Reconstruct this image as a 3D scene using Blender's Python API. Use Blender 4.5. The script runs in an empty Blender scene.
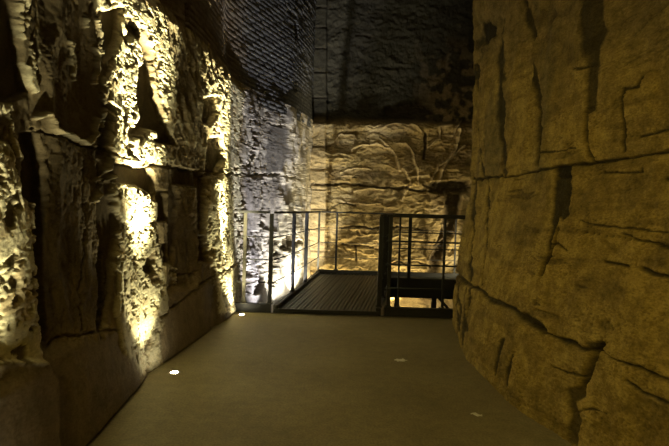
import bpy, bmesh, math, random
import numpy as np
from mathutils import Vector, Matrix
random.seed(4)
SC = bpy.context.scene
COL = SC.collection

# ------------------------------------------------------------------ camera
F = 483.0
CAM = np.array([0.0, 0.0, 1.37])
PITCH, ROLL = math.radians(1.72), math.radians(1.7)
a = math.pi / 2 - PITCH
MR = np.array([[1, 0, 0], [0, math.cos(a), -math.sin(a)], [0, math.sin(a), math.cos(a)]]) @ \
     np.array([[math.cos(ROLL), -math.sin(ROLL), 0], [math.sin(ROLL), math.cos(ROLL), 0], [0, 0, 1]])
cd = bpy.data.cameras.new('camera')
cd.sensor_width = 36.0
cd.lens = F / 669 * 36
cd.clip_start = 0.05
cam = bpy.data.objects.new('camera', cd)
COL.objects.link(cam)
m4 = Matrix([list(MR[0]) + [CAM[0]], list(MR[1]) + [CAM[1]], list(MR[2]) + [CAM[2]], [0, 0, 0, 1]])
cam.matrix_world = m4
SC.camera = cam
SC.view_settings.view_transform = 'Standard'
SC.view_settings.look = 'None'
SC.view_settings.gamma = 1
SC.view_settings.exposure = 0.0


def survey(P):
    """where points of a wall were measured in the survey photograph (for laying out cracks and ledges)"""
    c = (P - CAM) @ MR
    d = np.maximum(-c[..., 2], 0.3)
    x = 334.5 + F * c[..., 0] / d
    y = 223 - F * c[..., 1] / d
    bad = -c[..., 2] < 0.3
    return np.where(bad, -9999, x), np.where(bad, -9999, y)


# ------------------------------------------------------------------ noise
def _h(ix, iy, seed):
    n = (ix.astype(np.int64) * 374761393 + iy.astype(np.int64) * 668265263 + seed * 974634777) & 0xffffffff
    n = ((n ^ (n >> 13)) * 1274126177) & 0xffffffff
    n = ((n ^ (n >> 16)) * 2246822519) & 0xffffffff
    return ((n ^ (n >> 15)) & 0xffffff) / float(0xffffff)


def vn(x, y, seed=0):
    """value noise in -1..1"""
    ix, iy = np.floor(x), np.floor(y)
    fx, fy = x - ix, y - iy
    u = fx * fx * fx * (fx * (fx * 6 - 15) + 10)
    v = fy * fy * fy * (fy * (fy * 6 - 15) + 10)
    a_ = _h(ix, iy, seed); b_ = _h(ix + 1, iy, seed)
    c_ = _h(ix, iy + 1, seed); d_ = _h(ix + 1, iy + 1, seed)
    return ((a_ + (b_ - a_) * u) * (1 - v) + (c_ + (d_ - c_) * u) * v) * 2 - 1


def fbm(x, y, seed=0, o=5, g=0.5):
    s = np.zeros(np.broadcast(x, y).shape); amp = 1.0; t = 0
    c, sn = math.cos(0.6), math.sin(0.6)
    for k in range(o):
        s += amp * vn(x, y, seed + k * 17); t += amp; amp *= g
        x, y = (c * x - sn * y) * 2.03 + 3.1, (sn * x + c * y) * 2.03 + 1.7
    return s / t


def ridged(x, y, seed=0, o=4):
    s = 0; amp = 1.0; t = 0
    for k in range(o):
        s = s + amp * (1 - 2 * np.abs(vn(x, y, seed + k * 31))); t += amp; amp *= 0.5
        x = x * 2.07 + 5.2; y = y * 2.07 + 9.1
    return s / t


def worley(x, y, seed=0):
    """F1, F2 and the cell's random value"""
    ix, iy = np.floor(x), np.floor(y)
    f1 = np.full(x.shape, 9.0); f2 = np.full(x.shape, 9.0); cid = np.zeros(x.shape)
    for i in (-1, 0, 1):
        for j in (-1, 0, 1):
            cx, cy = ix + i, iy + j
            px = cx + _h(cx, cy, seed); py = cy + _h(cx, cy, seed + 7)
            d = np.hypot(px - x, py - y); v = _h(cx, cy, seed + 13)
            n = d < f1
            f2 = np.where(n, f1, np.minimum(f2, d)); cid = np.where(n, v, cid); f1 = np.where(n, d, f1)
    return f1, f2, cid


def sstep(e0, e1, x):
    t = np.clip((x - e0) / (e1 - e0), 0, 1)
    return t * t * (3 - 2 * t)


def terrace(x, n, sharp=0.8):
    """turn a smooth field into broken plates"""
    y = x * n; f = np.floor(y); r = y - f
    return (f + sstep(sharp, 1.0, r)) / n


def seg_dist(x, y, pts, closed):
    best = np.full(x.shape, 1e9); inside = np.zeros(x.shape, bool)
    n = len(pts)
    for i in range(n if closed else n - 1):
        x0, y0 = pts[i]; x1, y1 = pts[(i + 1) % n]
        dx, dy = x1 - x0, y1 - y0
        L = dx * dx + dy * dy + 1e-9
        t = np.clip(((x - x0) * dx + (y - y0) * dy) / L, 0, 1)
        best = np.minimum(best, np.hypot(x - x0 - t * dx, y - y0 - t * dy))
        if closed:
            cr = ((y0 > y) != (y1 > y))
            xi = x0 + (y - y0) * dx / (dy if abs(dy) > 1e-9 else 1e-9)
            inside ^= cr & (x < xi)
    return best, inside


def area(X, Y, pts, w):
    """soft mask of an outlined patch"""
    m = np.zeros(X.shape)
    xs = [q[0] for q in pts]; ys = [q[1] for q in pts]
    k = (X > min(xs) - 15) & (X < max(xs) + 15) & (Y > min(ys) - 15) & (Y < max(ys) + 15)
    if k.any():
        d, ins = seg_dist(X[k], Y[k], pts, True)
        m[k] = sstep(-w, w, np.where(ins, d, -d))
    return m


def line(X, Y, pts, w):
    m = np.zeros(X.shape)
    xs = [q[0] for q in pts]; ys = [q[1] for q in pts]
    k = (X > min(xs) - 12) & (X < max(xs) + 12) & (Y > min(ys) - 12) & (Y < max(ys) + 12)
    if k.any():
        d, _ = seg_dist(X[k], Y[k], pts, False)
        wk_ = w[k] if hasattr(w, 'shape') and np.shape(w) else w
        m[k] = 1 - sstep(wk_ * 0.35, wk_, d)
    return m


# ------------------------------------------------------------------ mesh helpers
def grid_mesh(name, P, color, mat, parent=None):
    ny, nx = P.shape[:2]
    me = bpy.data.meshes.new(name)
    me.vertices.add(nx * ny)
    me.vertices.foreach_set('co', P.reshape(-1).astype(np.float32))
    i = (np.arange(ny - 1)[:, None] * nx + np.arange(nx - 1)[None]).reshape(-1)
    q = np.stack([i, i + 1, i + nx + 1, i + nx], 1)
    me.loops.add(q.size); me.polygons.add(len(q))
    me.loops.foreach_set('vertex_index', q.reshape(-1).astype(np.int32))
    me.polygons.foreach_set('loop_start', (np.arange(len(q)) * 4).astype(np.int32))
    me.polygons.foreach_set('loop_total', np.full(len(q), 4, np.int32))
    me.polygons.foreach_set('use_smooth', np.ones(len(q), bool))
    me.update(calc_edges=True)
    if color is not None:
        at = me.color_attributes.new('stone', 'FLOAT_COLOR', 'POINT')
        c4 = np.ones((nx * ny, 4), np.float32); c4[:, :3] = color.reshape(-1, 3)
        at.data.foreach_set('color', c4.reshape(-1))
    me.validate()
    me.materials.append(mat)
    o = bpy.data.objects.new(name, me); COL.objects.link(o)
    if parent: o.parent = parent
    return o


def plan_curve(pts, s):
    """smooth plan line: x,y and unit tangent at parameter s (0..len)"""
    p = np.array(pts, float)
    L = np.concatenate([[0], np.cumsum(np.hypot(*(p[1:] - p[:-1]).T))])
    fine = np.linspace(0, L[-1], 1500)
    x = np.interp(fine, L, p[:, 0]); y = np.interp(fine, L, p[:, 1])
    k = max(3, int(0.22 / (L[-1] / 1500)) | 1)
    ker = np.hanning(k + 2)[1:-1]; ker /= ker.sum()
    xp = np.pad(x, k // 2, mode='reflect', reflect_type='odd'); yp = np.pad(y, k // 2, mode='reflect', reflect_type='odd')
    x = np.convolve(xp, ker, 'valid'); y = np.convolve(yp, ker, 'valid')
    tx, ty = np.gradient(x), np.gradient(y)
    n = np.hypot(tx, ty)
    f = lambda v: np.interp(s, fine, v)
    tx, ty = f(tx / n), f(ty / n); n = np.hypot(tx, ty)
    return f(x), f(y), tx / n, ty / n, L[-1]


def lerp3(c, m, rgb):
    return c * (1 - m[..., None]) + np.array(rgb) * m[..., None]


# ------------------------------------------------------------------ materials
def nt(name):
    m = bpy.data.materials.new(name); m.use_nodes = True
    t = m.node_tree; b = t.nodes['Principled BSDF']
    return m, t, b


def stone_mat(name, bump_scale, bump, rough=0.92, speck=0.25):
    m, t, b = nt(name); N, Lk = t.nodes.new, t.links.new
    at = N('ShaderNodeAttribute'); at.attribute_name = 'stone'
    tc = N('ShaderNodeTexCoord')
    n1 = N('ShaderNodeTexNoise'); n1.inputs['Scale'].default_value = 9; n1.inputs['Detail'].default_value = 8
    n1.inputs['Roughness'].default_value = 0.7
    Lk(tc.outputs['Object'], n1.inputs['Vector'])
    mr = N('ShaderNodeMapRange'); mr.inputs['From Min'].default_value = 0.3; mr.inputs['From Max'].default_value = 0.7
    mr.inputs['To Min'].default_value = 1 - speck; mr.inputs['To Max'].default_value = 1 + speck
    Lk(n1.outputs['Fac'], mr.inputs['Value'])
    mx = N('ShaderNodeVectorMath'); mx.operation = 'SCALE'
    n4 = N('ShaderNodeTexNoise'); n4.inputs['Scale'].default_value = 45; n4.inputs['Detail'].default_value = 6; n4.inputs['Roughness'].default_value = .75
    sc_ = N('ShaderNodeMapping'); sc_.inputs['Scale'].default_value = (1, 1, 2.2); Lk(tc.outputs['Object'], sc_.inputs['Vector']); Lk(sc_.outputs[0], n4.inputs['Vector'])
    m2 = N('ShaderNodeMapRange'); m2.inputs['From Min'].default_value = .35; m2.inputs['From Max'].default_value = .65
    m2.inputs['To Min'].default_value = 1 - speck * .9; m2.inputs['To Max'].default_value = 1 + speck * .6; Lk(n4.outputs['Fac'], m2.inputs['Value'])
    pm = N('ShaderNodeMath'); pm.operation = 'MULTIPLY'; Lk(mr.outputs['Result'], pm.inputs[0]); Lk(m2.outputs['Result'], pm.inputs[1])
    Lk(at.outputs['Color'], mx.inputs[0]); Lk(pm.outputs[0], mx.inputs['Scale'])
    Lk(mx.outputs[0], b.inputs['Base Color'])
    n2 = N('ShaderNodeTexNoise'); n2.inputs['Scale'].default_value = bump_scale; n2.inputs['Detail'].default_value = 9
    n2.inputs['Roughness'].default_value = 0.68
    Lk(tc.outputs['Object'], n2.inputs['Vector'])
    bp = N('ShaderNodeBump'); bp.inputs['Strength'].default_value = bump; bp.inputs['Distance'].default_value = 0.02
    Lk(n2.outputs['Fac'], bp.inputs['Height']); Lk(bp.outputs['Normal'], b.inputs['Normal'])
    b.inputs['Roughness'].default_value = rough
    b.inputs['Specular IOR Level'].default_value = 0.2
    return m


def metal_mat(name, rgb, rough=0.5, metallic=0.6, bump=0.0):
    m, t, b = nt(name); N, Lk = t.nodes.new, t.links.new
    tc = N('ShaderNodeTexCoord'); n = N('ShaderNodeTexNoise'); n.inputs['Scale'].default_value = 30
    n.inputs['Detail'].default_value = 4
    Lk(tc.outputs['Object'], n.inputs['Vector'])
    mx = N('ShaderNodeMixRGB'); mx.inputs[1].default_value = (*[c * .75 for c in rgb], 1); mx.inputs[2].default_value = (*[min(1, c * 1.25) for c in rgb], 1)
    Lk(n.outputs['Fac'], mx.inputs[0]); Lk(mx.outputs[0], b.inputs['Base Color'])
    b.inputs['Roughness'].default_value = rough; b.inputs['Metallic'].default_value = metallic
    return m


M_LEFT = stone_mat('weathered_rock', 38, 0.3)
M_RIGHT = stone_mat('ochre_tuff', 34, 0.9, speck=0.42)
M_BACK = stone_mat('back_rock', 22, 0.6)
M_BRICK = stone_mat('old_brick', 40, 0.5)
M_PIT = stone_mat('rubble', 15, 0.6)
M_STEEL = metal_mat('dark_painted_steel', (0.012, 0.013, 0.015), 0.6, 0.0)
M_STEEL_LIT = metal_mat('lit_olive_steel', (0.045, 0.042, 0.03), 0.6, 0.0)  # lighter olive steel; light falling on these posts put into the colour
M_DECK = metal_mat('deck_steel', (0.03, 0.036, 0.032), 0.5, 0.1)
M_RING = metal_mat('brushed_ring', (0.45, 0.43, 0.4), 0.35, 0.9)
M_PAPER = metal_mat('paper_white', (0.75, 0.74, 0.7), 0.8, 0.0)
M_BLACK = metal_mat('black_plastic', (0.02, 0.02, 0.02), 0.5, 0.0)


def emit_mat(name, rgb, st):
    m, t, b = nt(name)
    b.inputs['Base Color'].default_value = (*rgb, 1)
    b.inputs['Emission Color'].default_value = (*rgb, 1)
    b.inputs['Emission Strength'].default_value = st
    return m


def struct(o):
    o['kind'] = 'structure'
    return o


def thing(name, label, cat, loc, group=None):
    o = bpy.data.objects.new(name, None); COL.objects.link(o)
    o.location = loc; o.empty_display_size = 0.1
    o['label'] = label; o['category'] = cat
    if group: o['group'] = group
    return o


def bm_obj(name, bm, mat, parent=None, origin=(0, 0, 0), smooth=False, bevel=0):
    """bm in world coordinates; origin = parent's world place"""
    if bevel:
        bmesh.ops.bevel(bm, geom=[e for e in bm.edges if len(e.link_faces) == 2 and e.calc_face_angle(0) > 0.6],
                        offset=bevel, segments=2, affect='EDGES', profile=0.6)
    bmesh.ops.translate(bm, verts=bm.verts, vec=-Vector(origin))
    me = bpy.data.meshes.new(name); bm.to_mesh(me); bm.free()
    if smooth:
        for p in me.polygons: p.use_smooth = True
    me.materials.append(mat)
    o = bpy.data.objects.new(name, me); COL.objects.link(o)
    if parent: o.parent = parent
    return o


def bar(bm, p0, p1, w, h):
    """rectangular bar along p0-p1; w sideways, h upwards"""
    p0, p1 = Vector(p0), Vector(p1); d = (p1 - p0); L = d.length; d.normalize()
    up = Vector((0, 0, 1)) if abs(d.z) < 0.9 else Vector((0, 1, 0))
    s = d.cross(up).normalized(); u = s.cross(d)
    vs = [bm.verts.new(p + s * (i * w / 2) + u * (j * h / 2)) for p in (p0, p1) for i, j in ((-1, -1), (1, -1), (1, 1), (-1, 1))]
    for f in ((0, 1, 2, 3), (7, 6, 5, 4), (0, 4, 5, 1), (1, 5, 6, 2), (2, 6, 7, 3), (3, 7, 4, 0)):
        bm.faces.new([vs[k] for k in f])
    bmesh.ops.recalc_face_normals(bm, faces=bm.faces)


def rod(bm, p0, p1, r, n=10):
    p0, p1 = Vector(p0), Vector(p1); d = (p1 - p0)
    mat = Matrix.Translation((p0 + p1) / 2) @ d.to_track_quat('Z', 'Y').to_matrix().to_4x4()
    bmesh.ops.create_cone(bm, cap_ends=True, segments=n, radius1=r, radius2=r, depth=d.length, matrix=mat)


# ================================================================== LEFT WALL
LIT_CRUST = (0.66, 0.62, 0.43); MID = (0.29, 0.235, 0.14); DARK = (0.10, 0.078, 0.045); GREY = (0.50, 0.48, 0.46)

LEFT_PLAN = [(-1.42, -1.6), (-1.40, 0), (-1.37, 2.66), (-1.47, 3.9), (-1.28, 5.73), (-1.25, 6.55), (-1.30, 6.95), (-1.0, 8.0), (-0.50, 10.1), (-0.42, 10.5)]
# s grid, denser near the viewer
ss = [0.0]
Y0 = -1.6
while ss[-1] < 12.3:
    y = max(1.9, ss[-1] + Y0)
    step = 0.0115 if ss[-1] + Y0 > 1.7 else 0.06
    ss.append(ss[-1] + max(step, 0.55 * y * y / (483 * 1.5)) if ss[-1] + Y0 > 1.7 else ss[-1] + step)
ss = np.array(ss)
ZTOP = 3.22
zz = np.linspace(-1.3, 0, 60)[:-1]
zz = np.concatenate([zz, np.linspace(0, ZTOP, 470)])
x, y, tx, ty, Ltot = plan_curve(LEFT_PLAN, ss)
nxv, nyv = ty, -tx            # towards the corridor (+x)
S, Z = np.meshgrid(ss, zz)
lean = np.interp(Z, [-1.3, 0, 0.5, 1.0, 2.0, 3.2], [0.06, 0, -0.09, -0.17, -0.22, -0.28]) * (1 - 0.8 * sstep(7.4, 9.3, y))[None]
mass = 0.05 * fbm(S * 1.1, Z * 0.7, 21, 3) + 0.035 * ridged(S * 1.7 + fbm(S * 2, Z * 2, 5, 2) * 0.25, Z * 0.45, 41, 2)
mass *= (1 - 0.7 * sstep(8.5, 9.6, y))[None]


def left_pos(hh):
    return np.stack([x[None] + nxv[None] * (lean + hh), y[None] + nyv[None] * (lean + hh), Z + 0 * hh], -1)


Pl = left_pos(mass)
PX, PY = survey(Pl)
wx = fbm(S * 5, Z * 5, 3, 5) * 4 + fbm(S * 22, Z * 22, 13, 3) * 3
wy = fbm(S * 5, Z * 5, 4, 5) * 4 + fbm(S * 22, Z * 22, 14, 3) * 3
WX, WY = PX + wx, PY + wy
WX2, WY2 = PX + wx * 0.35, PY + wy * 0.35

lit_crust_p = [  # raised pale crust; brightness of the lit patches also put into its tone
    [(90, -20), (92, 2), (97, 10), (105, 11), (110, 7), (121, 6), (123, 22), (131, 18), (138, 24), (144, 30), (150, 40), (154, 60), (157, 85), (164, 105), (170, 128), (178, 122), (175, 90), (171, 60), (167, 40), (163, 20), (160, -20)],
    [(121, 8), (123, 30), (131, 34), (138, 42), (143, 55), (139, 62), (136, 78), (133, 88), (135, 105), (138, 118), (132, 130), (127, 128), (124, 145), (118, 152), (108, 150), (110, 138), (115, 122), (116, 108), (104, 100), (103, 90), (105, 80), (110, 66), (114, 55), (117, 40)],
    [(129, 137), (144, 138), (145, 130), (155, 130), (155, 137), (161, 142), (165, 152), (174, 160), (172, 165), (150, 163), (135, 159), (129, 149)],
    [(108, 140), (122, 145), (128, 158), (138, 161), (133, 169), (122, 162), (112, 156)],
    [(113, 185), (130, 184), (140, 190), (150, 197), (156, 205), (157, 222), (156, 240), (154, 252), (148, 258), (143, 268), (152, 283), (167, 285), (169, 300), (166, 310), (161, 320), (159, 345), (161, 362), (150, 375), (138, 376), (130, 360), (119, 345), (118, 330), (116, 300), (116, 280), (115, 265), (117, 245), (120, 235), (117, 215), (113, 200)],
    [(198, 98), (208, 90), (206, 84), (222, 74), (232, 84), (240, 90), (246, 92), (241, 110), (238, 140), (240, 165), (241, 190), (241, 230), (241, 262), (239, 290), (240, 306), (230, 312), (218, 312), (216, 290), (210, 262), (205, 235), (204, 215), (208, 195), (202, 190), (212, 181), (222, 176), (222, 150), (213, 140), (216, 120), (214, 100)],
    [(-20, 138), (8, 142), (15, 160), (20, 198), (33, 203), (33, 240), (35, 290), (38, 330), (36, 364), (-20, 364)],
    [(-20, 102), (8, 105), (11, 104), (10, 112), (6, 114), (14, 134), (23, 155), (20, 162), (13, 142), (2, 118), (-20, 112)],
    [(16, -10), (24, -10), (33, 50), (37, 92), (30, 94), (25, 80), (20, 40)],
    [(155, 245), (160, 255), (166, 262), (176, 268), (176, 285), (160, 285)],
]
dark_p = [  # flat recessed faces; their shade is also put into a brown tone
    ([(99, 12), (121, 8), (119, 38), (112, 54), (104, 63), (100, 40)], -0.07),
    ([(124, 36), (131, 20), (138, 26), (144, 36), (150, 46), (153, 85), (160, 105), (168, 125), (176, 146), (160, 144), (154, 140), (155, 131), (146, 129), (140, 136), (131, 133), (138, 118), (134, 95), (136, 75), (143, 60), (141, 45), (134, 35), (127, 42)], -0.10),
    ([(104, 103), (114, 106), (114, 120), (108, 140), (108, 156), (97, 156), (100, 130)], -0.08),
    ([(110, 160), (135, 168), (150, 166), (156, 180), (155, 200), (148, 192), (138, 186), (112, 183)], -0.07),
    ([(24, 158), (22, 134), (38, 132), (46, 160), (47, 200), (41, 250), (42, 290), (46, 330), (44, 342), (38, 335), (35, 290), (33, 240), (33, 203), (22, 194)], -0.13),
    ([(153, 250), (142, 270), (150, 277), (157, 274)], -0.10),
    ([(163, 244), (169, 244), (171, 262), (165, 262)], -0.08),
    ([(158, 190), (168, 190), (169, 221), (158, 221)], -0.12),
    ([(202, 98), (216, 96), (217, 112), (210, 126), (202, 122)], -0.11),
    ([(208, 140), (220, 136), (224, 160), (216, 176), (205, 178)], -0.12),
    ([(198, 172), (207, 176), (206, 210), (204, 235), (209, 262), (200, 262)], -0.11),
    ([(172, 166), (202, 172), (202, 188), (176, 184)], -0.08),
    ([(-20, -20), (15, -20), (22, 50), (28, 92), (10, 103), (-20, 100)], -0.09),
    ([(98, 160), (112, 185), (117, 215), (119, 240), (114, 265), (106, 330), (100, 330), (100, 240)], -0.09),
    ([(170, 165), (178, 190), (176, 240), (172, 262), (170, 240), (170, 190)], -0.06),
]
crust = np.zeros(S.shape); dark = np.zeros(S.shape); h = np.zeros(S.shape)
for p in lit_crust_p: crust = np.maximum(crust, area(WX, WY, p, 1.6))
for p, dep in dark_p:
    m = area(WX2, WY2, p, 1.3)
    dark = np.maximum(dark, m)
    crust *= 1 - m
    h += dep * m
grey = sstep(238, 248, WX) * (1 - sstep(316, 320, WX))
h *= 0.62
# ragged losses in the crust
loss = sstep(0.20, 0.28, fbm(S * 13, Z * 11, 62, 5, 0.6))
crust_full = crust.copy()
crust = crust * (1 - loss * 0.9)
rockf = 0.5 + 0.5 * fbm(S * 3.2, Z * 1.6, 51, 6, 0.55)
h += 0.045 * (terrace(rockf, 8, 0.82) - 0.5) * (1 - 0.8 * dark) * (1 - 0.6 * crust_full) * (1 + 0.9 * grey)
f1, f2, _ = worley(S * 24 + fbm(S * 30, Z * 30, 6, 2) * .8, Z * 20 + fbm(S * 30, Z * 30, 9, 2) * .8, 71)
pock = 1 - sstep(0.16, 0.30, f1)
gate = sstep(0.05, 0.2, fbm(S * 6, Z * 6, 81, 3))
f1b, _, _ = worley(S * 60, Z * 55, 72)
pockb = 1 - sstep(0.15, 0.3, f1b)
fine = fbm(S * 34, Z * 30, 91, 4, 0.6)
h += 0.022 * crust + crust * (0.012 * fbm(S * 5, Z * 4, 61, 4, 0.5) + 0.0022 * fine - 0.022 * pock * gate - 0.003 * pockb)
h += (1 - crust_full) * (1 - dark) * (1 - 0.65 * grey) * (0.014 * fbm(S * 15, Z * 8, 92, 5, 0.6) - 0.014 * pock * gate * 0.6)
h += grey * (0.075 * (terrace(0.5 + 0.5 * fbm(S * 4.2, Z * 1.3, 95, 5, 0.5), 6, 0.8) - .5) + 0.03 * ridged(S * 4 + fbm(S * 2, Z * 1.5, 94, 3), Z * 0.9, 96, 3) - 0.010 * pock * gate)
streak = ridged(S * 15 + 2 * fbm(S * 3, Z * 2, 98, 3), Z * 3.2, 97, 4)
midz = sstep(158, 172, WX) * (1 - sstep(225, 240, WX)) * (1 - crust_full)
h += 0.016 * streak * (0.5 * grey + midz) * sstep(0.4, 0.9, Z)
diag = ridged((S + Z * .7) * 9 + fbm(S * 3, Z * 3, 99, 3), (Z - S * .7) * 2.0, 99, 4)
h += 0.02 * diag * midz * sstep(1.7, 2.1, Z)
crust = np.maximum(crust, 0.55 * midz * sstep(0.1, 0.5, streak * .6 + diag * .5) * sstep(1.6, 2.0, Z))
h += mass
# smooth plinth course at the foot
plinth = 1 - sstep(0.50, 0.58, Z + 0.05 * fbm(S * 1.5, Z * 0, 33, 2))
plinth = plinth * (1 - area(WX, WY, lit_crust_p[4], 5)) * (1 - sstep(200, 212, PX)) * (1 - sstep(5.7, 6.2, S + Y0))
h = h * (1 - 0.72 * plinth) + 0.035 * plinth
# block at the viewer's end
pl = area(WX2, WY2, [(-60, 364), (36, 360), (46, 380), (50, 500), (-60, 500)], 2.5)
h += 0.05 * pl
# joints, ledges and cracks
for pts, w, dep in [
    ([(30, 129), (45, 132), (62, 134), (75, 144), (90, 146), (110, 150)], 1.5, -0.05),
    ([(110, 153), (128, 160)], 1.6, -0.05),
    ([(150, 165), (172, 167), (200, 171), (228, 174)], 1.7, -0.06),
    ([(228, 173), (250, 174), (280, 175), (300, 178)], 1.2, -0.06),
    ([(160, 318), (180, 300), (205, 282), (228, 268), (240, 262)], 1.6, -0.04),
    ([(100, 200), (101, 250), (106, 300), (103, 340)], 1.5, -0.05),
    ([(82, 160), (86, 220), (82, 290), (84, 330)], 1.4, -0.03),
    ([(240, 176), (242, 200), (246, 250), (244, 300)], 1.6, -0.05),
    ([(262, 175), (264, 200), (262, 225)], 1.6, -0.05),
    ([(46, 345), (70, 336), (100, 332), (118, 330)], 1.8, -0.03),
    ([(170, 268), (180, 275), (196, 272)], 1.5, -0.04),
    ([(268, 124), (286, 126), (291, 132)], 1.3, -0.03),
    ([(254, 120), (256, 140), (250, 165)], 1.6, -0.04),
]:
    mk = line(PX + wx * .75, PY + wy * .75, pts, w) * (0.55 + 0.45 * sstep(-.3, .2, fbm(S * 4, Z * 4, 35, 3))); h += dep * mk; dark = np.maximum(dark, mk * 0.8)
for pts, w, dep in [
    ([(33, 117), (47, 114), (57, 128), (68, 136), (84, 141), (89, 134), (94, 118)], 2.6, 0.05),
    ([(37, 0), (40, 60)], 2, 0.0),
    ([(70, 40), (72, 80)], 1.6, 0.03), ([(83, 14), (84, 28)], 1.8, 0.04),
    ([(91, 50), (96, 60), (95, 78), (92, 86)], 1.8, 0.04), ([(97, 15), (99, 55)], 0.9, 0.03),
    ([(96, 178), (104, 170), (108, 160), (112, 172), (100, 190), (96, 200)], 1.8, 0.05),
    ([(101, 98), (104, 108), (100, 130)], 1.5, 0.05),
    ([(106, 250), (108, 280), (107, 330)], 1.2, 0.03),
]:
    mk = line(WX, WY, pts, w); h += dep * mk; crust = np.maximum(crust, mk * 0.55)
# slab in the grey stretch
sl = area(WX2, WY2, [(268, 126), (288, 127), (291, 150), (284, 172), (266, 174)], 1.2)
h = h * (1 - 0.7 * sl) - 0.02 * sl
slabs = np.zeros(S.shape)
for p, hh in (([(243, 178), (261, 178), (261, 205), (258, 230), (246, 232)], .01), ([(264, 178), (280, 180), (280, 205), (276, 232), (265, 228)], -.02), ([(283, 184), (292, 182), (294, 198), (286, 204)], -.03)):
    m = area(WX2, WY2, p, 1.2); slabs = np.maximum(slabs, m); h = h * (1 - .6 * m) + (hh + .4 * mass) * m
for p in ([(273, 235), (279, 240), (276, 285), (270, 285)], [(258, 262), (264, 265), (262, 292), (257, 295)], [(248, 268), (253, 272), (251, 295), (247, 292)],
          [(284, 236), (296, 234), (302, 244), (288, 250), (282, 246)]):
    m = area(WX, WY, p, 1.2); h -= 0.07 * m; dark = np.maximum(dark, m * .9)
h *= 1 - 0.5 * sstep(ZTOP - 0.12, ZTOP, Z)
# the foot of the wall meets the floor cleanly
h = np.where(Z < 0.02, np.minimum(h, 0.02), h)

tone = np.zeros(S.shape + (3,)) + np.array(MID)
var = 0.5 + 0.5 * fbm(S * 2.5, Z * 2.5, 101, 4)
tone = lerp3(tone, sstep(0.35, 0.7, var) * 0.5, DARK)
tone = lerp3(tone, 0.55 * sstep(160, 140, WX) * sstep(0.5, 0.7, Z), DARK)  # upper near stretch painted darker to stand for weaker light
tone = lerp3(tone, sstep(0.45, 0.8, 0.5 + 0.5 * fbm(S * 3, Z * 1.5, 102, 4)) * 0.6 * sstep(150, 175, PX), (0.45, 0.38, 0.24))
tone = lerp3(tone, np.clip(crust, 0, 1) * 0.97, LIT_CRUST)
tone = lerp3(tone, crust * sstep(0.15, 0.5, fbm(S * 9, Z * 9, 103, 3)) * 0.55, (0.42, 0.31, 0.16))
gm = grey * (0.75 + 0.25 * fbm(S * 4, Z * 4, 104, 3))
tone = lerp3(tone, np.clip(gm, 0, 1), GREY)
tone = lerp3(tone, grey * sstep(0.05, 0.35, fbm(S * 8, Z * 4, 105, 4)) * 0.7, (0.20, 0.185, 0.18))
tone = lerp3(tone, grey * sstep(276, 290, WX) * .7 * sstep(-.3, .2, fbm(S * 5, Z * 3, 108, 4)), (0.66, 0.61, 0.5))
tone = lerp3(tone, slabs * .8, (0.27, 0.25, 0.235))
tone = lerp3(tone, sl, (0.20, 0.19, 0.185))
tone = lerp3(tone, dark * 0.95, DARK)
tone = lerp3(tone, plinth * 0.7, (0.25, 0.20, 0.13))
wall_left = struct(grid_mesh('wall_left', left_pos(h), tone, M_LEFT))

# ---- brick facing above the rock of the left wall
bs = np.arange(3.6, 12.3, 0.028)
bz = np.concatenate([np.arange(3.02, 6.9, 0.0145)])
x, y, tx, ty, _ = plan_curve(LEFT_PLAN, bs)
nxv, nyv = ty, -tx
S, Z = np.meshgrid(bs, bz)
row = np.floor(Z / 0.074); rz = Z / 0.074 - row
off = S / 0.27 + 0.5 * (row % 2) + 0.25 * _h(row, row * 0, 5)
bi = np.floor(off); rx = off - bi
mort = np.maximum(1 - sstep(0.10, 0.24, rz) * (1 - sstep(0.86, 1.0, rz)), 1 - sstep(0.03, 0.12, rx) * (1 - sstep(0.9, 1.0, rx)))
brk = _h(bi, row, 9)
decay = sstep(0.1, 0.5, fbm(S * 0.9, Z * 0.9, 7, 3) + sstep(7.6, 5.6, S + Y0) * 0.25)
hb = (-0.28 * (1 - 0.8 * sstep(7.4, 9.3, y)) - 0.05)[None] + 0.011 * (1 - mort) + 0.008 * (brk - 0.5) + 0.02 * fbm(S * 1.4, Z * 1.2, 8, 4)
hb -= decay * (0.045 * (brk > 0.45) * (1 - mort) + 0.01 * fbm(S * 20, Z * 20, 11, 3))
# ragged foot where the bricks sit on the rock
hb += 0.05 * sstep(3.45, 3.1, Z + 0.14 * fbm(S * 4, Z * 3, 12, 4))
hb -= 0.05 * sstep(6.0, 5.6, S + Y0) * 0
for pts in ([(296, 22), (297, 38)], [(187, 5), (187, 35)], [(296, 82), (296, 90)]):
    PXb, PYb = survey(np.stack([x[None] + nxv[None] * hb, y[None] + nyv[None] * hb, Z], -1))
    hb -= 0.06 * line(PXb, PYb, pts, 2.0)
tb = np.zeros(S.shape + (3,)) + np.array((0.14, 0.148, 0.16))
tb = lerp3(tb, (brk * 0.5), (0.20, 0.205, 0.215))
tb = lerp3(tb, mort * 0.7, (0.09, 0.09, 0.095))
tb = lerp3(tb, sstep(8.0, 6.8, S + Y0 + 0.3 * fbm(S * 3, Z * 3, 15, 3)) * 0.6, (0.26, 0.19, 0.11))
P = np.stack([x[None] + nxv[None] * hb, y[None] + nyv[None] * hb, Z], -1)
brickwork = grid_mesh('brickwork', P, tb, M_BRICK, wall_left)

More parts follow.
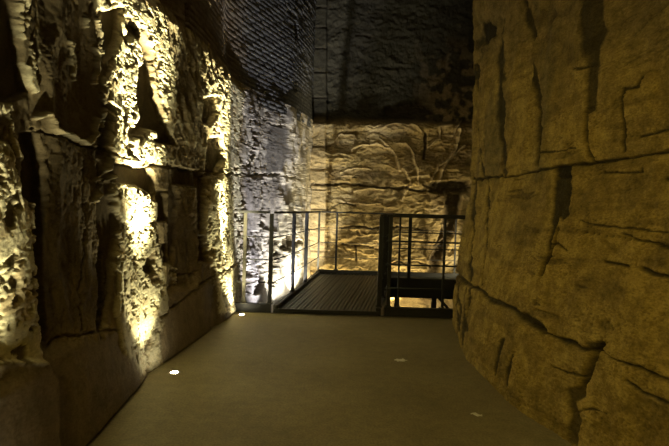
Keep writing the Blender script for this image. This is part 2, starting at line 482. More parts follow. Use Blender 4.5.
# ================================================================== RIGHT WALL
RIGHT_PLAN = [(1.50, -1.6), (1.50, 1.5), (1.44, 2.87), (1.31, 3.44), (1.27, 4.6), (1.47, 5.95), (1.58, 6.25), (1.95, 6.62), (2.6, 6.75), (4.3, 6.75)]
ss = [0.0]
while ss[-1] < 11.1:
    yy_ = ss[-1] - 1.6
    ss.append(ss[-1] + (0.06 if yy_ < 1.4 else (max(0.009, min(0.02, 0.55 * yy_ * yy_ / (483 * 1.5))) if yy_ < 6.9 else 0.05)))
ss = np.array(ss)
x, y, tx, ty, _ = plan_curve(RIGHT_PLAN, ss)
nxv, nyv = -ty, tx
zz = np.concatenate([np.linspace(-1.3, -0.04, 16), np.linspace(0, 3.2, 440), np.linspace(3.215, 6.9, 230)])
S, Z = np.meshgrid(ss, zz)
near = np.interp(Z, [-1.3, 0, 0.4, 1.0, 1.7, 3.0, 6.9], [0.1, 0, -0.06, -0.18, -0.34, -0.42, -0.55])
far = np.interp(Z, [-1.3, 0, 0.3, 0.95, 1.3, 1.6, 6.9], [0, 0, 0.02, -0.10, -0.17, -0.21, -0.12])
kf = sstep(4.2, 6.0, y)[None]
lean = near * (1 - kf) + far * kf
right_pos = lambda hh: np.stack([x[None] + nxv[None] * (lean + hh), y[None] + nyv[None] * (lean + hh), Z + 0 * hh], -1)
mass = 0.06 * fbm(S * 0.9, Z * 0.8, 221, 3)
PX, PY = survey(right_pos(mass))
wx = fbm(S * 6, Z * 6, 203, 5) * 3; wy = fbm(S * 6, Z * 6, 204, 5) * 3
WX, WY = PX + wx, PY + wy
h = mass + 0.022 * fbm(S * 3.5, Z * 2.2, 222, 5)
h += 0.03 * (terrace(0.5 + 0.5 * fbm(S * 1.9, Z * 1.4, 223, 5), 6, 0.8) - 0.5)
h += 0.009 * fbm(S * 2.6, Z * 30, 224, 5, 0.6) + 0.006 * fbm(S * 26, Z * 26, 225, 4, 0.6)
h += 0.012 * (terrace(0.5 + 0.5 * fbm(S * 5, Z * 9, 230, 5), 6, 0.85) - 0.5)
f1, f2, _ = worley(S * 22, Z * 40, 226)
bed = sstep(0.30, 0.42, fbm(S * 1.8 + Z, Z * 19 + fbm(S * 1.5, Z * 1.5, 232, 3) * 2.2, 231, 4, 0.6)) * sstep(-.1, .25, fbm(S * 1.4, Z * 2, 233, 3)); h -= 0.012 * bed
blotch = sstep(0.05, 0.4, fbm(S * 3.2, Z * 3.2, 234, 5, 0.6))
pits = (1 - sstep(0.12, 0.28, f1)) * sstep(0.05, 0.3, fbm(S * 4, Z * 9, 227, 3)); h -= 0.008 * pits
# vertical flutes on the upper far stretch
fl = sstep(575, 550, PX) * sstep(190, 170, PY)
h += fl * 0.03 * ridged(S * 3.2 + 0.2 * fbm(S * 3, Z * 2, 6, 2), Z * 0.35, 228, 2)
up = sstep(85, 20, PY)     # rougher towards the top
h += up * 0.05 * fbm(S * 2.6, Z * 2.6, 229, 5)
top_tone = up * 0.55  # darker tone towards the top
dk = np.zeros(S.shape)
for pts, w, dep in [
    # long bed joint
    ([(462, 181), (490, 178), (520, 175), (552, 167), (580, 165), (605, 161), (640, 155), (680, 150)], 1.1, -0.05),
    # upright joints of the upper course
    ([(487, 176), (483, 150), (478, 120)], 1.0, -0.02), ([(536, 164), (540, 130), (538, 100), (534, 60), (529, 30), (524, 0)], 2.0, -0.035),
    ([(506, 172), (503, 140), (500, 100), (502, 60), (504, 20)], 2.4, -0.03),
    ([(592, 161), (588, 155), (585, 140), (586, 112), (592, 108)], 1.4, -0.04),
    ([(623, 150), (624, 125), (622, 100), (625, 90), (640, 88), (644, 78)], 1.2, -0.025),
    ([(536, 154), (555, 151), (575, 148)], 0.9, -0.015),
    ([(573, 69), (592, 64)], 1.2, -0.03),
    # upright joints of the lower course
    ([(489, 178), (488, 200), (486, 225), (484, 250), (481, 285)], 1.1, -0.03), ([(475, 182), (472, 230), (470, 280), (466, 330)], 1.3, -0.03),
    ([(538, 275), (542, 262), (552, 245), (556, 230)], 1.8, -0.06),
    ([(550, 245), (556, 243), (564, 250)], 1.0, -0.02),
    # winding crack down from the far corner
    ([(455, 272), (464, 283), (474, 288), (490, 299), (512, 309), (524, 320), (540, 329), (552, 336), (572, 342), (584, 350), (600, 350)], 1.7, -0.05),
    ([(524, 318), (534, 322), (545, 332)], 2.6, -0.04),
    ([(602, 345), (596, 350), (590, 362), (584, 378), (580, 392)], 2.6, -0.08),
    ([(552, 365), (570, 373), (584, 377)], 1.0, -0.02),
    ([(570, 413), (590, 409), (605, 412)], 1.0, -0.025),
    ([(600, 350), (615, 360), (640, 366), (660, 378), (680, 386)], 1.2, -0.03),
    ([(625, 380), (640, 390), (669, 405)], 1.3, -0.03),
    ([(606, 261), (618, 263), (626, 266)], 1.2, -0.03), ([(640, 269), (655, 275), (669, 277), (690, 277)], 2.3, -0.045),
    ([(578, 220), (600, 225), (625, 228), (669, 233)], 1.0, -0.018), ([(620, 232), (640, 241), (669, 247)], 1.2, -0.025),
    ([(605, 172), (625, 173), (639, 172), (640, 168)], 0.9, -0.02), ([(665, 178), (690, 182)], 1.0, -0.02),
    ([(640, 136), (669, 130), (690, 128)], 1.2, -0.03),
    ([(500, 340), (497, 360), (495, 375)], 1.6, -0.025), ([(511, 355), (508, 385)], 1.3, -0.02),
    ([(458, 283), (459, 330)], 1.4, -0.03), ([(465, 290), (463, 345)], 1.2, -0.02),
    ([(475, 65), (477, 90)], 1.6, -0.05),
]:
    wv = 0.75 + 0.9 * sstep(-.35, .35, fbm(S * 5, Z * 5, int(pts[0][0]), 3))
    mk = line(PX + wx * .85, (PY + wy * .85), pts, w * 1.25 * wv); h += dep * 0.6 * mk; dk = np.maximum(dk, mk * 0.8)
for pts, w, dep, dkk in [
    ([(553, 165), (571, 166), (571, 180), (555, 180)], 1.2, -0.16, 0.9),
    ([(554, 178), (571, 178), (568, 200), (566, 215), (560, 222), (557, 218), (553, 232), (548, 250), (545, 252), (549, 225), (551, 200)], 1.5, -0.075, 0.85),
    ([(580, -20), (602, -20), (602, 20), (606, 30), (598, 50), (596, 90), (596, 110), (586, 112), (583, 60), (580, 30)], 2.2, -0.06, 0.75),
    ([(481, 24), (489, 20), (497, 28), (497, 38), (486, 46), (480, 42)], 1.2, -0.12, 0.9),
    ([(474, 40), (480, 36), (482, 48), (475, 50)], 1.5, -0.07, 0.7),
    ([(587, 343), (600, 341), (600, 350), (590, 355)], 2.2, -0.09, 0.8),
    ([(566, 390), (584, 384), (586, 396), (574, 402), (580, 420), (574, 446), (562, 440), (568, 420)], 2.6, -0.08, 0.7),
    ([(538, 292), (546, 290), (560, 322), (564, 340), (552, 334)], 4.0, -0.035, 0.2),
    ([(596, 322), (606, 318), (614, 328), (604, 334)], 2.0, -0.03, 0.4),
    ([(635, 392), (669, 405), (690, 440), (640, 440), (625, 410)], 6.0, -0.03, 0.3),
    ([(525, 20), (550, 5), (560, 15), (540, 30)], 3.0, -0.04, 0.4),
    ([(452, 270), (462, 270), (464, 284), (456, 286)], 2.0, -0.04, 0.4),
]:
    mk = area(WX, WY, pts, w); h += dep * 0.25 * mk; dk = np.maximum(dk, mk * dkk)  # deep cavities kept shallow, their shade put into a dark tone
h += 0.03 * area(WX, WY, [(478, 48), (496, 38), (498, 42), (480, 54)], 1.0)
for k in range(15):        # row of small putlog pits
    cx = 585 + k * 6.2 + random.uniform(-1, 1); cy = 233 + (cx - 585) * 0.14 + random.uniform(-.6, .6)
    mk = np.exp(-(((PX - cx) / 1.5) ** 2 + ((PY - cy) / 1.0) ** 2)); h -= 0.02 * mk; dk = np.maximum(dk, mk * .8)
h = np.where(Z < 0.02, np.minimum(h, 0.01), h)
tone = np.zeros(S.shape + (3,)) + np.array((0.37, 0.275, 0.075))
tone = lerp3(tone, sstep(-0.1, 0.5, fbm(S * 1.6, Z * 1.6, 240, 4)) * 0.55, (0.43, 0.33, 0.11))
tone = lerp3(tone, sstep(0.0, 0.5, fbm(S * 2.5, Z * 2.0, 241, 5)) * 0.5, (0.19, 0.14, 0.045))
tone = lerp3(tone, sstep(0.1, 0.5, fbm(S * 2, Z * 14, 242, 4)) * 0.6, (0.19, 0.14, 0.045))
tone = lerp3(tone, blotch * .45, (0.17, 0.13, 0.05))
tone = lerp3(tone, bed * .6, (0.09, 0.068, 0.028))
tone = lerp3(tone, pits * .5, (0.08, 0.06, 0.025))
bandv = sstep(0.15, 0.5, fbm(S * 3.5, Z * 0.5, 243, 3)) * fl
tone = lerp3(tone, bandv * .55, (0.15, 0.13, 0.065))
tone = lerp3(tone, np.clip(top_tone + 0, 0, 1), (0.17, 0.135, 0.07))
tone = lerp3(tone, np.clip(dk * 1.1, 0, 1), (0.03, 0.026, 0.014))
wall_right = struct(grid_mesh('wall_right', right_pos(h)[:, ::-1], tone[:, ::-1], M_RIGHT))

# ================================================================== BACK WALL
BACK_PLAN = [(-1.2, 10.28), (-0.5, 10.26), (2.8, 10.05), (4.05, 9.9), (4.25, 9.0), (4.3, 6.4)]
ss = np.concatenate([np.arange(0, 4.5, 0.0125), np.arange(4.5, 8.9, 0.05)])
x, y, tx, ty, _ = plan_curve(BACK_PLAN, ss)
nxv, nyv = ty, -tx
zz = np.concatenate([np.arange(-1.3, 3.6, 0.0115), np.arange(3.6, 6.95, 0.02)])
S, Z = np.meshgrid(ss, zz)
back_pos = lambda hh: np.stack([x[None] + nxv[None] * hh, y[None] + nyv[None] * hh, Z + 0 * hh], -1)
mass = 0.09 * fbm(S * 0.9, Z * 1.3, 311, 4)
PX, PY = survey(back_pos(mass * sstep(3.4, 3.1, Z)))
wx = fbm(S * 3, Z * 3, 303, 5) * 4; wy = fbm(S * 3, Z * 3, 304, 5) * 4
WX, WY = PX + wx, PY + wy
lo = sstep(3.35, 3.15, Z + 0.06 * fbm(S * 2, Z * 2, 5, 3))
h = mass * lo
h += lo * 0.15 * (terrace(0.5 + 0.5 * fbm(S * 0.9, Z * 3.6, 312, 5), 7, 0.7) - 0.5)
h += lo * 0.035 * ridged(S * 2.6 + fbm(S * 2, Z * 2, 1, 3), Z * 7 + fbm(S * 2, Z * 2, 2, 3) * 2.0, 313, 5)
h += 0.04 * fbm(S * 7, Z * 12, 314, 6, 0.65)
h += lo * 0.05 * (terrace(0.5 + 0.5 * fbm(S * 3.4, Z * 5, 317, 6, 0.6), 6, 0.85) - 0.5)
h += (1 - lo) * (0.03 * fbm(S * 2.5, Z * 4, 315, 4) + 0.02 * (terrace(0.5 + 0.5 * fbm(S * 2.2, Z * 5, 316, 4), 6, .7) - .5) - 0.24)
h += 0.12 * np.exp(-((Z - 3.10) / 0.10) ** 2) * (0.6 + 0.5 * fbm(S * 1.5, Z * 0, 5, 3))
dk = np.zeros(S.shape); lt = np.zeros(S.shape)
for pts, w, dep in [
    ([(351, 151), (361, 146), (376, 144), (389, 148), (398, 158), (401, 170)], 1.6, 0.06),
    ([(384, 127), (389, 125), (401, 125), (414, 127), (420, 134)], 1.4, 0.06),
    ([(378, 138), (388, 146), (396, 156), (398, 164)], 1.2, 0.05),
    ([(394, 143), (406, 144), (414, 155), (418, 168), (419, 182)], 1.4, 0.06),
    ([(336, 140), (342, 134), (352, 135), (356, 139)], 1.3, 0.05),
    ([(438, 186), (443, 174), (448, 162), (457, 148), (461, 130)], 1.8, 0.09),
    ([(432, 180), (436, 172), (450, 158), (466, 146)], 1.4, 0.07),
    ([(430, 148), (440, 140), (438, 130), (452, 126)], 1.6, 0.07),
    ([(452, 136), (466, 118)], 1.4, 0.07), ([(352, 190), (372, 188), (384, 190)], 1.4, 0.05),
    ([(428, 262), (436, 248), (444, 236), (442, 224)], 1.6, 0.09),
    ([(340, 172), (356, 166), (372, 168)], 1.4, 0.05), ([(340, 200), (360, 205), (380, 203)], 1.2, 0.04),
    ([(380, 240), (400, 236), (420, 240)], 1.2, 0.04), ([(404, 165), (410, 185), (404, 200)], 1.6, 0.05),
]:
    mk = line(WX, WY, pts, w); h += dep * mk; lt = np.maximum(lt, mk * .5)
for pts, w, dep in [
    ([(312, 183), (353, 184), (372, 186), (394, 190), (424, 189), (470, 188)], 1.8, -0.08),
    ([(424, 136), (426, 146), (425, 160)], 1.8, -0.08),
    ([(340, 226), (360, 228), (382, 226), (420, 228)], 1.3, -0.05), ([(340, 244), (370, 246), (382, 250)], 1.2, -0.04),
    ([(357, 245), (358, 262)], 1.2, -0.04), ([(385, 262), (410, 262), (430, 268)], 1.3, -0.05),
    ([(356, 32), (372, 33)], 1.6, -0.04), ([(330, 205), (346, 202), (356, 208)], 1.1, -0.04),
]:
    mk = line(WX, WY, pts, w); h += dep * mk; dk = np.maximum(dk, mk * .8)
mk = area(WX, WY, [(424, 182), (468, 180), (469, 192), (440, 193)], 2); h -= 0.14 * mk; dk = np.maximum(dk, mk * .8)
mk = area(WX, WY, [(450, 192), (463, 192), (458, 215), (448, 240), (440, 262), (440, 290), (426, 290), (430, 258), (440, 236), (443, 215)], 2); h -= 0.16 * mk; dk = np.maximum(dk, mk * .85)
mk = area(WX, WY, [(384, 103), (400, 101), (434, 104), (434, 112), (410, 115), (384, 113)], 2); h -= 0.07 * mk; dk = np.maximum(dk, mk * .5)  # shadow band of the top ledge, shade partly painted into the tone
pil = area(PX + wx * .2, PY, [(296, -60), (326, -60), (326, 400), (296, 400)], 0.8); h = h * (1 - .5 * pil) + (0.05 - 0.1 * (1 - lo)) * pil
for k in range(14):
    zc = -0.6 + 0.48 * k + 0.1 * math.sin(k * 7)
    h -= 0.03 * pil * np.exp(-((Z - zc) / 0.016) ** 2); dk = np.maximum(dk, pil * np.exp(-((Z - zc) / 0.02) ** 2) * .5)
tone = np.zeros(S.shape + (3,)) + np.array((0.36, 0.28, 0.135))
tone = lerp3(tone, sstep(0.0, 0.5, fbm(S * 1.8, Z * 2.4, 340, 5)) * 0.6, (0.20, 0.145, 0.08))
tone = lerp3(tone, sstep(0.1, 0.5, fbm(S * 1.4, Z * 3, 341, 4)) * 0.6, (0.52, 0.43, 0.27))
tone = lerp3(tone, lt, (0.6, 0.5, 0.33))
tone = lerp3(tone, 1 - lo, (0.07, 0.065, 0.045))  # shade above the ledge put into a darker wall tone
rt = (1 - lo) * sstep(400, 455, WX) * sstep(20, 90, PY)
tone = lerp3(tone, rt * sstep(-.1, .3, fbm(S * 6, Z * 6, 342, 4)), (0.36, 0.28, 0.16))
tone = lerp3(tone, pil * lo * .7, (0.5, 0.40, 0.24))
tone = lerp3(tone, dk, (0.06, 0.045, 0.03))
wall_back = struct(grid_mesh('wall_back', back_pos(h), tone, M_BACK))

# ================================================================== FLOORS, CEILING, REAR WALL
def floor_mat():
    m, t, b = nt('poured_floor'); N, Lk = t.nodes.new, t.links.new
    tc = N('ShaderNodeTexCoord')
    n = N('ShaderNodeTexNoise'); n.inputs['Scale'].default_value = 1.1; n.inputs['Detail'].default_value = 7; n.inputs['Roughness'].default_value = .6
    n2 = N('ShaderNodeTexNoise'); n2.inputs['Scale'].default_value = 70; n2.inputs['Detail'].default_value = 5
    n3 = N('ShaderNodeTexNoise'); n3.inputs['Scale'].default_value = 14; n3.inputs['Detail'].default_value = 6
    for q in (n, n2, n3): Lk(tc.outputs['Object'], q.inputs['Vector'])
    cr = N('ShaderNodeValToRGB'); cr.color_ramp.elements[0].position = .3; cr.color_ramp.elements[1].position = .72
    cr.color_ramp.elements[0].color = (0.175, 0.15, 0.088, 1); cr.color_ramp.elements[1].color = (0.28, 0.245, 0.15, 1)
    Lk(n.outputs['Fac'], cr.inputs['Fac'])
    ov = N('ShaderNodeMixRGB'); ov.blend_type = 'OVERLAY'; ov.inputs[0].default_value = .55
    Lk(cr.outputs[0], ov.inputs[1]); Lk(n2.outputs['Fac'], ov.inputs[2])
    ov2 = N('ShaderNodeMixRGB'); ov2.blend_type = 'OVERLAY'; ov2.inputs[0].default_value = .4
    Lk(ov.outputs[0], ov2.inputs[1]); Lk(n3.outputs['Fac'], ov2.inputs[2])
    Lk(ov2.outputs[0], b.inputs['Base Color'])
    mr = N('ShaderNodeMapRange'); mr.inputs['To Min'].default_value = .42; mr.inputs['To Max'].default_value = .68
    Lk(n3.outputs['Fac'], mr.inputs['Value']); Lk(mr.outputs[0], b.inputs['Roughness'])
    bp = N('ShaderNodeBump'); bp.inputs['Strength'].default_value = .25; bp.inputs['Distance'].default_value = .006
    Lk(n2.outputs['Fac'], bp.inputs['Height']); Lk(bp.outputs['Normal'], b.inputs['Normal'])
    b.inputs['Specular IOR Level'].default_value = 0.35
    return m


M_FLOOR = floor_mat()
bm = bmesh.new()
# slab with a slightly wavy top
nx_, ny_ = 40, 80
xs = np.linspace(-1.9, 2.0, nx_); ys = np.linspace(-1.6, 6.2, ny_)
gx, gy = np.meshgrid(xs, ys)
gz = 0.004 * fbm(gx * 1.3, gy * 1.3, 400, 3)
V = [[bm.verts.new((gx[j, i], gy[j, i], gz[j, i])) for i in range(nx_)] for j in range(ny_)]
for j in range(ny_ - 1):
    for i in range(nx_ - 1):
        bm.faces.new((V[j][i], V[j][i + 1], V[j + 1][i + 1], V[j + 1][i])).smooth = True
bot = [[bm.verts.new((X_, Y_, -0.35)) for X_ in (-1.9, 2.0)] for Y_ in (-1.6, 6.2)]
bm.faces.new((bot[0][0], bot[1][0], bot[1][1], bot[0][1]))
bm.faces.new([V[0][i] for i in range(nx_)][::-1] + [bot[0][0], bot[0][1]])
bm.faces.new([V[-1][i] for i in range(nx_)] + [bot[1][1], bot[1][0]])
bm.faces.new([V[j][0] for j in range(ny_)] + [bot[1][0], bot[0][0]])
bm.faces.new([V[j][-1] for j in range(ny_)][::-1] + [bot[0][1], bot[1][1]])
floor = struct(bm_obj('floor', bm, M_FLOOR))

gx, gy = np.meshgrid(np.linspace(-1.9, 4.5, 330), np.linspace(5.6, 10.6, 260))
gz = -0.95 + 0.10 * fbm(gx * 1.2, gy * 1.2, 410, 4) + 0.12 * (terrace(.5 + .5 * fbm(gx * 2.2, gy * 2.2, 411, 4), 5, .6) - .5) + 0.02 * fbm(gx * 9, gy * 9, 412, 4)
tn = np.zeros(gx.shape + (3,)) + np.array((0.34, 0.27, 0.16))
tn = lerp3(tn, sstep(0, .5, fbm(gx * 3, gy * 3, 413, 4)) * .6, (0.2, 0.15, 0.09))
struct(grid_mesh('floor_pit', np.stack([gx, gy, gz], -1), tn, M_PIT))

gx, gy = np.meshgrid(np.linspace(-2.2, 4.6, 90), np.linspace(-1.8, 10.8, 150))
gz = 6.75 + 0.12 * fbm(gx * .8, gy * .8, 420, 4)
tn = np.zeros(gx.shape + (3,)) + np.array((0.12, 0.10, 0.07))
struct(grid_mesh('ceiling', np.stack([gx, gy, gz], -1)[:, ::-1], tn[:, ::-1], M_PIT))
gx, gz = np.meshgrid(np.linspace(-2.2, 2.4, 60), np.linspace(-.3, 6.9, 90))
gy = -1.5 + 0.05 * fbm(gx, gz, 430, 4)
tn = np.zeros(gx.shape + (3,)) + np.array((0.22, 0.17, 0.10))
struct(grid_mesh('wall_rear', np.stack([gx, gy, gz], -1)[:, ::-1], tn[:, ::-1], M_PIT))

# ================================================================== WALKWAY
o0 = Vector((0.3, 7.9, 0))
wk = thing('metal_walkway', 'dark ribbed steel walkway bridging the gap, turning right before the back wall', 'walkway', o0)
L0, L1 = Vector((-0.73, 6.2, 0)), Vector((-0.29, 9.72, 0))
R0, R1 = Vector((0.60, 6.2, 0)), Vector((1.03, 8.80, 0))
END = 3.7
# deck: narrow planks running along the walkway, every plank ribbed
bm = bmesh.new()
npl = 13
for k in range(npl):
    for (u0, u1, zt) in ((0.08, 0.44, 0.056), (0.56, 0.92, 0.050)):
        a0, a1 = (k + u0) / npl, (k + u1) / npl
        pr = [L0.lerp(R0, a0), L0.lerp(R0, a1), L1.lerp(Vector((1.20, 9.72, 0)), a1), L1.lerp(Vector((1.20, 9.72, 0)), a0)]
        vs = [bm.verts.new((q.x, q.y, zt)) for q in pr] + [bm.verts.new((q.x, q.y, 0.020)) for q in pr]
        for f in ((0, 1, 2, 3), (4, 7, 6, 5), (0, 4, 5, 1), (1, 5, 6, 2), (2, 6, 7, 3), (3, 7, 4, 0)):
            bm.faces.new([vs[i] for i in f])
# right branch planks run the other way
for k in range(15):
    y0 = 8.84 + k * 0.059
    xl = 1.03 + (y0 - 8.8) * .17 + .02
    bar(bm, (xl, y0 + .024, 0.036), (END, y0 + .024, 0.036), 0.046, 0.030)
bm_obj('deck', bm, M_DECK, wk, o0)
bm = bmesh.new()     # solid tray below the ribs
vs = [bm.verts.new((*q, zt)) for zt in (0.020, -0.02) for q in ((L0.x, 6.2), (R0.x, 6.2), (R1.x, 8.8), (END, 8.8), (END, 9.72), (L1.x, 9.72))]
bm.faces.new(vs[:6]); bm.faces.new(vs[6:][::-1])
for i in range(6): bm.faces.new((vs[i], vs[6 + i], vs[6 + (i + 1) % 6], vs[(i + 1) % 6]))
bmesh.ops.recalc_face_normals(bm, faces=bm.faces)
bm_obj('tray', bm, M_BLACK, wk, o0)
for nm, p, q, zc, hh in [('side_beam', L0, L1, -0.03, 0.26), ('side_beam', R0, R1, -0.03, 0.26),
                         ('side_beam', R1, Vector((END, 8.8, 0)), -0.04, 0.36), ('side_beam', L1, Vector((END, 9.72, 0)), -0.04, 0.34)]:
    bm = bmesh.new(); bar(bm, (p.x, p.y, zc), (q.x, q.y, zc), 0.06, hh); bm_obj(nm, bm, M_STEEL, wk, o0, bevel=.003)
bm = bmesh.new(); bar(bm, (L0.x - .02, 6.215, 0.030), (R0.x + .02, 6.215, 0.030), 0.05, 0.05); bm_obj('threshold', bm, M_STEEL, wk, o0, bevel=.003)
for px_, py_ in ((-0.55, 7.6), (0.78, 7.6), (1.25, 9.3), (1.90, 9.0), (2.9, 9.3), (-0.1, 9.5)):
    bm = bmesh.new(); bar(bm, (px_, py_, -1.0), (px_, py_, -0.02), 0.09, 0.09); bar(bm, (px_, py_, -1.0), (px_, py_, -0.97), .2, .2)
    bm_obj('support_leg', bm, M_STEEL, wk, o0, bevel=.003)
bm = bmesh.new(); bar(bm, (1.95, 8.95, -.2), (2.45, 8.95, -.75), .05, .05); bm_obj('brace', bm, M_STEEL, wk, o0)

# ================================================================== KERBS + RAILINGS
TOP = 1.28


def kerb(name, label, p, q, hh, zc, w=0.05):
    bm = bmesh.new(); bar(bm, (*p, zc), (*q, zc), w, hh)
    bar(bm, (*p, zc + hh / 2 + .003), (*q, zc + hh / 2 + .003), w + .03, .006)
    o = bm_obj(name, bm, M_STEEL, None, bevel=.002)
    o['label'] = label; o['category'] = 'kerb'
    return o


kerb('steel_kerb', 'dark steel kerb under the short railing panel beside the rock at left', (-1.30, 6.235), (-0.79, 6.235), 0.16, 0.025)
kerb('steel_kerb.001', 'dark steel kerb along the floor edge right of the walkway', (0.68, 6.235), (1.78, 6.235), 0.16, 0.025)


def railing(label, line_pts, posts, zb, rods, mats=None, post=(0.045, 0.012), toph=0.03, rr=0.007, cuts=()):
    """line_pts: plan polyline; posts: plan points (with rotation along the run)"""
    o = Vector((*line_pts[0], zb))
    t = thing('steel_railing', label, 'railing', o, None)
    for i, (px_, py_, wd, dp_, mt) in enumerate(posts):
        bm = bmesh.new(); bar(bm, (px_, py_, zb), (px_, py_, TOP), wd, dp_)
        pst = bm_obj('post', bm, mt, t, o, bevel=.0015)
        bm = bmesh.new(); bar(bm, (px_, py_, zb), (px_, py_, zb + .008), .08, .08)
        for sx in (-1, 1):
            for sy in (-1, 1): rod(bm, (px_ + sx * .028, py_ + sy * .028, zb + .008), (px_ + sx * .028, py_ + sy * .028, zb + .016), .006, 6)
        bp_ = bm_obj('base_plate', bm, mt, None, o); bp_.parent = pst
    for a_, b_ in zip(line_pts[:-1], line_pts[1:]):
        bm = bmesh.new(); bar(bm, (*a_, TOP + toph / 2), (*b_, TOP + toph / 2), 0.04, toph)
        bm_obj('top_rail', bm, M_STEEL, t, o, bevel=.002)
        for zr in rods:
            bm = bmesh.new(); rod(bm, (*a_, zr), (*b_, zr), rr)
            bm_obj('rod', bm, M_STEEL, t, o, smooth=True)
    return t


R4 = [0.385, 0.68, 0.975]
railing('short railing panel standing between the left rock and the walkway entrance', [(-1.24, 6.235), (-0.84, 6.235)],
        [(-1.15, 6.235, .045, .012, M_STEEL_LIT), (-0.81, 6.235, .05, .05, M_STEEL)], 0.111, R4)
railing('railing along the left edge of the walkway, with three broad dark posts', [(-0.77, 6.30), (-0.60, 7.25), (-0.30, 9.68)],
        [(-0.605, 7.25, .055, .03, M_STEEL), (-0.475, 8.28, .06, .03, M_STEEL), (-0.305, 9.64, .04, .04, M_STEEL_LIT)], 0.10, R4)
railing('railing across the far end of the walkway, in front of the back wall', [(-0.28, 9.74), (END, 9.74)],
        [(0.05, 9.74, .04, .015, M_STEEL), (1.12, 9.74, .035, .012, M_STEEL), (2.45, 9.74, .035, .012, M_STEEL), (3.4, 9.74, .035, .012, M_STEEL)], 0.13, R4)
railing('railing seen end-on along the right edge of the walkway, posts bunched together', [(0.615, 6.32), (1.03, 8.78)],
        [(0.612, 6.30, .05, .05, M_STEEL), (0.73, 7.0, .04, .02, M_STEEL), (0.83, 7.6, .04, .02, M_STEEL), (0.93, 8.2, .04, .02, M_STEEL), (1.03, 8.76, .05, .05, M_STEEL)], 0.10, R4)
railing('railing on the floor edge right of the walkway, nearest the right wall', [(0.68, 6.235), (1.72, 6.235)],
        [(0.73, 6.235, .045, .02, M_STEEL), (0.85, 6.235, .022, .022, M_STEEL), (1.43, 6.235, .03, .03, M_STEEL)], 0.111, [0.36, 0.665, 0.97], rr=.011)
railing('railing behind the floor-edge one, along the branch turning right', [(1.09, 8.78), (END, 8.78)],
        [(1.38, 8.78, .06, .03, M_STEEL), (2.6, 8.78, .05, .03, M_STEEL), (3.5, 8.78, .05, .03, M_STEEL)], 0.14, R4, rr=.010)

# ================================================================== LIGHTS
WARM = (1.0, 0.88, 0.50)
M_LENS = emit_mat('lit_lens', (1.0, 0.88, 0.6), 160)


def uplight(label, px_, py_, energy, tilt=(0, 0), size=66, blend=.5, up=800, upt=(-.1, -.05), upsize=34):
    t = thing('floor_uplight', label, 'light', (px_, py_, 0.0), 'recessed uplights along the left wall')
    bm = bmesh.new()
    prof = [(0.030, .004), (0.032, .009), (0.043, .010), (0.048, .007), (0.049, .0)]
    n = 28; rings = [[bm.verts.new((r_ * math.cos(2 * math.pi * i / n), r_ * math.sin(2 * math.pi * i / n), z_)) for i in range(n)] for r_, z_ in prof]
    for r0, r1 in zip(rings[:-1], rings[1:]):
        for i in range(n): bm.faces.new((r0[i], r0[(i + 1) % n], r1[(i + 1) % n], r1[i]))
    bmesh.ops.recalc_face_normals(bm, faces=bm.faces)
    bm_obj('trim_ring', bm, M_RING, t, smooth=True)
    bm = bmesh.new()
    prof = [(0.031, .005), (0.022, .010), (0.010, .012)]
    rings = [[bm.verts.new((r_ * math.cos(2 * math.pi * i / n), r_ * math.sin(2 * math.pi * i / n), z_)) for i in range(n)] for r_, z_ in prof]
    for r0, r1 in zip(rings[:-1], rings[1:]):
        for i in range(n): bm.faces.new((r0[i], r0[(i + 1) % n], r1[(i + 1) % n], r1[i]))
    bm.faces.new(rings[-1])
    bm_obj('lens', bm, M_LENS, t, smooth=True)
    ld = bpy.data.lights.new('uplight_beam', 'SPOT'); ld.energy = energy; ld.color = WARM; ld.spot_size = math.radians(size); ld.spot_blend = blend
    ld.shadow_soft_size = 0.035
    lo_ = bpy.data.objects.new('uplight_beam', ld); COL.objects.link(lo_); lo_.parent = t; lo_.location = (0, 0, .03)
    lo_.rotation_euler = Vector((tilt[0], tilt[1], 1)).to_track_quat('-Z', 'Y').to_euler()
    l2_ = ld.copy(); l2_.energy = up; l2_.spot_size = math.radians(upsize); l2_.spot_blend = 1.0
    lo2 = bpy.data.objects.new('uplight_core', l2_); COL.objects.link(lo2); lo2.parent = t; lo2.location = (0, 0, .03)
    lo2.rotation_euler = Vector((upt[0], upt[1], 1)).to_track_quat('-Z', 'Y').to_euler()
    return t


uplight('recessed round floor light, the nearer of the two in view, by the brightest rock', -1.26, 3.87, 60, (-0.20, -0.05), 80, up=7500, upt=(-.035, .05), upsize=37)
uplight('recessed round floor light at the foot of the rock beside the railing', -1.13, 6.02, 130, (-0.20, 0.0), 80, up=5500, upt=(-.06, -.0), upsize=30)
uplight('recessed round floor light at the foot of the near left rock pillar', -1.15, 1.62, 230, (-0.28, 0.05), 70, up=1000, upt=(-.2, 0.0), upsize=24)


def lamp(name, kind, loc, target, energy, color, size=.1, spot=60, blend=.6):
    ld = bpy.data.lights.new(name, kind); ld.energy = energy; ld.color = color
    if kind == 'SPOT': ld.spot_size = math.radians(spot); ld.spot_blend = blend; ld.shadow_soft_size = size
    elif kind == 'AREA': ld.size = size
    else: ld.shadow_soft_size = size
    o = bpy.data.objects.new(name, ld); COL.objects.link(o); o.location = loc
    o.rotation_euler = (Vector(target) - Vector(loc)).to_track_quat('-Z', 'Y').to_euler()
    return o


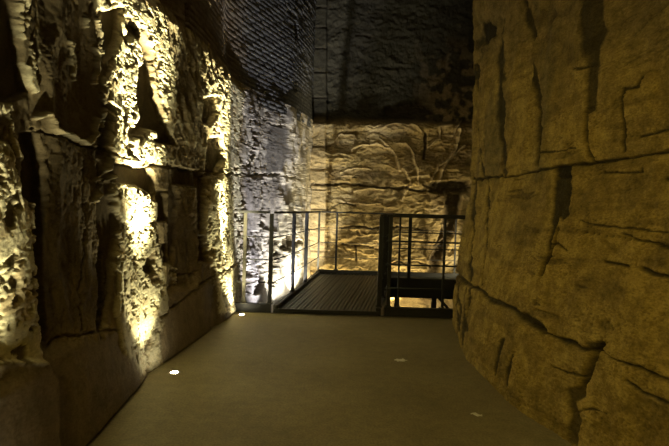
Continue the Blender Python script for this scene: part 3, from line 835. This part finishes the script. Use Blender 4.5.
def floodlight(label, loc, aim, energy, color, spot=110):
    t = thing('pit_floodlight', label, 'light', loc)
    d = (Vector(aim) - Vector(loc)).normalized()
    q = d.to_track_quat('Z', 'Y').to_matrix().to_4x4()
    bm = bmesh.new(); bmesh.ops.create_cube(bm, size=1, matrix=q @ Matrix.Translation((0, 0, -.03)) @ Matrix.Diagonal((.12, .08, .05, 1)))
    bm_obj('housing', bm, M_BLACK, t, bevel=.004)
    bm = bmesh.new(); bmesh.ops.create_cube(bm, size=1, matrix=q @ Matrix.Translation((0, 0, -.003)) @ Matrix.Diagonal((.10, .06, .006, 1)))
    bm_obj('lens', bm, emit_mat('flood_lens', color, 30), t)
    bm = bmesh.new(); bar(bm, (0, 0, -.05), (0, 0, -.12), .03, .05); bm_obj('bracket', bm, M_BLACK, t)
    l = lamp('flood_beam', 'SPOT', (0, 0, 0), (0, 0, 1), energy, color, .03, spot, .5)
    l.parent = t; l.location = d * .03; l.rotation_euler = d.to_track_quat('-Z', 'Y').to_euler()
    return t


floodlight('small floodlight behind the left walkway rail, washing the pale rock', (-0.73, 7.75, -0.25), (-0.88, 8.7, 1.0), 150, (1.0, .94, .76), 110)
floodlight('small floodlight in the gap close to the far left corner', (-0.56, 8.75, -0.25), (-0.72, 9.2, 1.0), 260, (1.0, .92, .68), 120)
floodlight('small floodlight in the left gap, washing grey rock above the railing', (-0.84, 6.9, -0.80), (-1.00, 8.0, 3.0), 600, (.97, .94, .98), 54)
floodlight('small floodlight below the far corner of the walkway', (0.0, 9.90, -0.75), (0.1, 10.25, 1.9), 120, (1.0, .77, .36), 100)
floodlight('small floodlight below the far walkway rail, centre', (1.3, 9.88, -0.75), (1.3, 10.2, 1.9), 115, (1.0, .77, .36), 100)
floodlight('small floodlight hidden beneath the walkway branch, lighting the rubble', (1.55, 9.25, -0.78), (1.55, 10.2, -0.45), 45, (1.0, .80, .42), 130)
floodlight('small floodlight on the walkway branch behind the right wall, raking the back wall', (3.35, 9.1, 0.20), (1.2, 10.1, 1.0), 200, (1.0, .82, .44), 66)
lamp('right_wall_fill', 'SPOT', (-0.9, -0.6, 2.9), (1.6, 3.8, 0.3), 160, (1.0, 0.72, 0.14), 0.2, 84, .9)  # unseen fill spot added behind the camera to brighten the right wall
w = bpy.data.worlds.new('dark'); SC.world = w; w.use_nodes = True
w.node_tree.nodes['Background'].inputs[0].default_value = (0.5, 0.5, 0.4, 1)
w.node_tree.nodes['Background'].inputs[1].default_value = 0.0

# ================================================================== scraps on the floor
for nm, lb, loc, rz, sz in (('paper_scrap', 'small pale paper scrap lying on the floor nearer the walkway', (0.64, 4.37), .4, (.05, .035)),
                            ('paper_scrap.001', 'small pale paper scrap lying on the floor near the right wall', (1.0, 3.23), -.5, (.035, .018))):
    bm = bmesh.new(); n = 6
    g = [[bm.verts.new(((i / n - .5) * sz[0] * 2 * (1 + .1 * math.sin(j * 2)), (j / n - .5) * sz[1] * 2 * (1 + .12 * math.cos(i * 3)), .006 + .004 * math.sin(i * 1.3 + j * .9))) for i in range(n + 1)] for j in range(n + 1)]
    fs = [bm.faces.new((g[j][i], g[j][i + 1], g[j + 1][i + 1], g[j + 1][i])) for j in range(n) for i in range(n)]
    r_ = bmesh.ops.extrude_face_region(bm, geom=fs)
    bmesh.ops.translate(bm, verts=[v for v in r_['geom'] if isinstance(v, bmesh.types.BMVert)], vec=(0, 0, -.0015))
    bmesh.ops.recalc_face_normals(bm, faces=bm.faces)
    o = bm_obj(nm, bm, M_PAPER, None, smooth=True)
    o.location = (*loc, 0.0); o.rotation_euler.z = rz
    o['label'] = lb; o['category'] = 'paper scrap'
